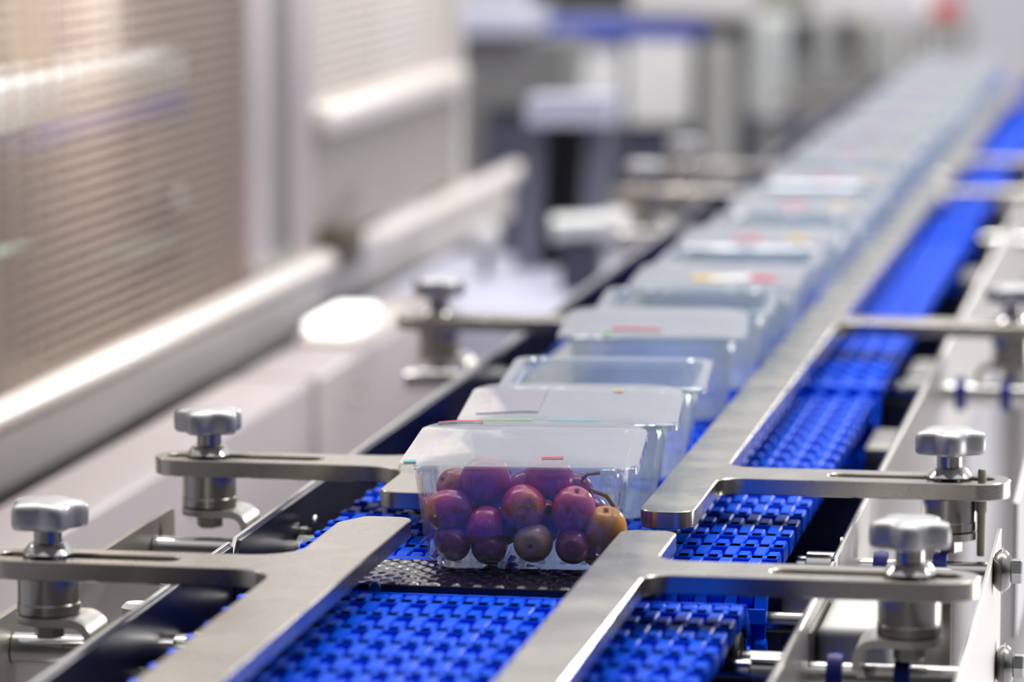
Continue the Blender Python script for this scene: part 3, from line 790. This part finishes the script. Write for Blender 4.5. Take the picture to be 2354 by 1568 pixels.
# hopper
Y = 6.3
top = [aty(u, 88, Y) for u in (1045, 1312)]; bot = [aty(u, 245, Y) for u in (1098, 1300)]
t = thing('steel_hopper', 'grey tapered hopper below the pale ledge in the background', 'hopper', tuple((bot[0] + bot[1]) / 2))
b = B()
rings(b, [[(bot[0].x, Y, bot[0].z), (bot[1].x, Y, bot[0].z), (bot[1].x, Y + .16, bot[0].z), (bot[0].x, Y + .16, bot[0].z)], [(top[0].x, Y - .03, top[0].z), (top[1].x, Y - .03, top[0].z), (top[1].x, Y + .2, top[0].z), (top[0].x, Y + .2, top[0].z)]])
obj('hopper_body', b, 'grey_machine', t)
b = B(); a = aty(990, 82, Y); c = aty(1215, 20, Y); box(b, a.x, c.x, Y - .06, Y + .22, a.z + .002, c.z, .008, 3); o = obj('hopper_lid', b, 'lilac_paint', t); o['label'] = 'pale lid'
b = B(); a = aty(1100, 700, Y); box(b, bot[0].x + .01, bot[1].x - .01, Y + .02, Y + .14, 0, bot[0].z - .001); obj('hopper_base', b, 'slate_metal', t)
# black stand
Y = 4.58
vB = 618.5
t = thing('black_stand', 'slate coloured upright stand with two legs and a pale top', 'stand', tuple(aty(1270, 620, Y)))
def slant(u0a, u1a, va, u0b, u1b, vb, y, dy, m, nm):
    A0, A1 = aty(u0a, va, y), aty(u1a, va, y); B0, B1 = aty(u0b, vb, y), aty(u1b, vb, y); b = B()
    rings(b, [[(B0.x, y, B0.z), (B1.x, y, B1.z), (B1.x, y + dy, B1.z), (B0.x, y + dy, B0.z)], [(A0.x, y, A0.z), (A1.x, y, A1.z), (A1.x, y + dy, A1.z), (A0.x, y + dy, A0.z)]])
    return obj(nm, b, m, t)
slant(1208, 1258, 285, 1180, 1238, vB, Y, .05, 'slate_leg', 'leg')
slant(1348, 1396, 270, 1325, 1378, vB, Y, .05, 'slate_leg', 'leg')
slant(1262, 1345, 280, 1240, 1322, vB, Y + .04, .01, 'near_black', 'web')
slant(1210, 1400, 225, 1208, 1400, 290, Y - .02, .09, 'lilac_paint', 'top')
# pale low table, motor and highlight disc beside the stand
TZ = aty(1200, vB, Y).z - .0008
t = thing('low_table', 'pale lilac low cabinet carrying the slate stand beside the side plate', 'cabinet', (-.42, 4.45, 0))
b = B(); box(b, -.560, -.20, 4.14, 4.75, 0, TZ, .006); obj('body', b, 'lilac_paint', t)
Y = 4.36
q0 = aty(1272, 525, Y); q1 = aty(1400, 520, Y); q2 = aty(1462, 512, Y)
t = thing('gear_motor', 'pale cylindrical motor lying beside the left side plate', 'motor', tuple(q0))
b = B(); tube(b, q0, q1, .0155, 24); obj('motor_body', b, 'tank_steel', t)
b = B(); tube(b, q1 + Vector((.0005, 0, 0)), q2, .020, 24, .017); obj('motor_cap', b, 'white_paint', t)
b = B(); box(b, q0.x + .01, q1.x - .01, Y - .012, Y + .02, TZ + .0004, q0.z - .0150); obj('motor_foot', b, 'slate_metal', t)
q = aty(1115, 545, 4.5)
t = thing('highlight_disc', 'pale round disc, shaped as a blurred highlight, on a dark stem in front of the slate stand', 'highlight disc', (q.x, q.y, TZ))
b = B(); lathe(b, [(.010, q.y - .01), (.017, q.y - .006), (.017, q.y + .01), (.010, q.y + .014)], (q.x, 0, q.z), 'y', 20); obj('disc_face', b, 'pale_machine', t)  # pale disc put in place of a blurred round highlight
b = B(); tube(b, (q.x, q.y + .003, TZ + .0004), (q.x, q.y + .003, q.z - .0165), .006); obj('stem', b, 'slate_metal', t)
# upright tanks
for (u0, u1, v0, v1, Y, m_, lab) in ((1722, 1815, 40, 255, 6.4, 'tank_steel', 'bright upright steel tank behind the far punnets'), (1872, 1925, 55, 190, 6.6, 'mid_grey_machine', 'narrow grey upright tank right of the bright one'), (1965, 2018, 50, 175, 6.6, 'olive_tank', 'olive upright tank near the end of the line')):
    a, c = aty(u0, v1, Y), aty(u1, v0, Y); r = (c.x - a.x) / 2; x = (a.x + c.x) / 2
    t = thing('steel_tank', lab, 'tank', (x, Y, 0), 'upright tanks in the background')
    b = B(); lathe(b, [(r * .7, a.z - .01), (r * .96, a.z), (r, a.z + .01), (r, c.z - .01), (r * .9, c.z), (r * .4, c.z + .008)], (x, Y, 0), 'z', 32); obj('shell', b, m_, t)
    b = B(); lathe(b, [(r * .5, 0), (r * .5, a.z - .011)], (x, Y, 0), 'z', 20); obj('pedestal', b, 'grey_machine', t)
# mottled dark bank at the end of the line, red handle
t = thing('end_machine', 'dark grey machine bank running up to the far end of the line', 'machine', (-.3, 7.6, 0))
for i in range(6):
    u = 2000 + i * 32
    a = aty(u, 175 - i * 18, 7.5 + i * .25); c = aty(u + 60, 62 - i * 6, 7.5 + i * .25)
    b = B(); box(b, a.x, c.x, 7.5 + i * .25, 7.7 + i * .25, 0, c.z, .006); obj('cabinet', b, 'grey_machine' if i % 2 else 'mid_grey_machine', t)
q = aty(2165, 22, 8.0)
b = B(); box(b, q.x - .03, q.x + .03, 8.0, 8.08, q.z - .02, q.z + .02, .006); o = obj('red_cap', b, 'print_red', t)

# ------------------------------------------------------------------ light
WORLD = .74
w = bpy.data.worlds.new('hall_light'); S.world = w; w.use_nodes = True
nt = w.node_tree; bg = nt.nodes['Background']
# a hall whose lamps are overhead and ahead: bright above and beyond the line, dim behind the viewer
tc = nt.nodes.new('ShaderNodeTexCoord'); dv = nt.nodes.new('ShaderNodeVectorMath'); dv.operation = 'DOT_PRODUCT'
nt.links.new(tc.outputs['Generated'], dv.inputs[0]); dv.inputs[1].default_value = Vector((.22, .50, .84)).normalized()
cr = nt.nodes.new('ShaderNodeValToRGB'); nt.links.new(dv.outputs['Value'], cr.inputs['Fac'])
e = cr.color_ramp.elements; e[0].position = .0; e[0].color = (.05, .05, .055, 1); e[1].position = .85; e[1].color = (1.0, 1.0, 1.0, 1)
k = e.new(.30); k.color = (.16, .165, .18, 1); k = e.new(.5); k.color = (.62, .63, .66, 1)
nt.links.new(cr.outputs['Color'], bg.inputs['Color']); bg.inputs['Strength'].default_value = WORLD
def area(name, loc, target, sx, sy_, power, col=(1, 1, 1)):
    l = bpy.data.lights.new(name, 'AREA'); l.shape = 'RECTANGLE'; l.size = sx; l.size_y = sy_; l.energy = power; l.color = col
    o = bpy.data.objects.new(name, l); COL.objects.link(o); o.location = loc
    o.rotation_euler = (Vector(target) - Vector(loc)).to_track_quat('-Z', 'Y').to_euler()
    return o
area('ceiling_light', (1.3, 3.0, 3.8), (0, 2.6, .9), .4, 3.0, 55, (1, .98, .95))
area('ceiling_light', (-1.6, 3.4, 3.8), (-.2, 3.0, .9), .4, 3.0, 60, (1, .95, .90))
area('glint_fill', (2.6, 3.7, .42), (0, 3.2, .93), .6, .5, 13, (1, .96, .93))  # unseen low pair added for glints on the punnet sides
area('glint_fill', (2.6, 5.3, .42), (0, 4.2, .93), .6, .5, 13, (1, .96, .93))
area('guard_fill', (-.66, 3.3, 1.45), (-1.0, 3.3, 1.25), .10, 1.0, 4.5, (1, .97, .9))  # unseen, added to brighten the white box behind the mesh
area('machine_fill', (.3, 4.0, 4.0), (-.5, 6.9, 1.0), 2.0, .5, 90, (1, .99, .97))  # unseen, added overhead to brighten the front of the filling machine
area('glint_light', (2.6, 9.5, 2.6), (0, 3.0, .9), .5, .35, 130, (1, .99, .95))  # unseen light ahead, added for glints on punnet corners and rails
area('wall_fill', (0, 12.5, 5.5), (0, 17, 2.2), 6.0, .6, 250, (.97, .98, 1))  # unseen light added to brighten the far wall
area('ceiling_light', (.2, 7.5, 5.2), (0, 3.5, .9), 3.5, .3, 60, (1, .99, .97))

# ------------------------------------------------------------------ view
S.view_settings.view_transform = 'Standard'; S.view_settings.look = 'None'
S.view_settings.exposure = 0.14; S.view_settings.gamma = 1.0; S.view_settings.use_curve_mapping = False
S.cycles.max_bounces = 10; S.cycles.transparent_max_bounces = 40; S.cycles.glossy_bounces = 5
S.cycles.caustics_reflective = False; S.cycles.caustics_refractive = False
S.cycles.sample_clamp_indirect = 6.0
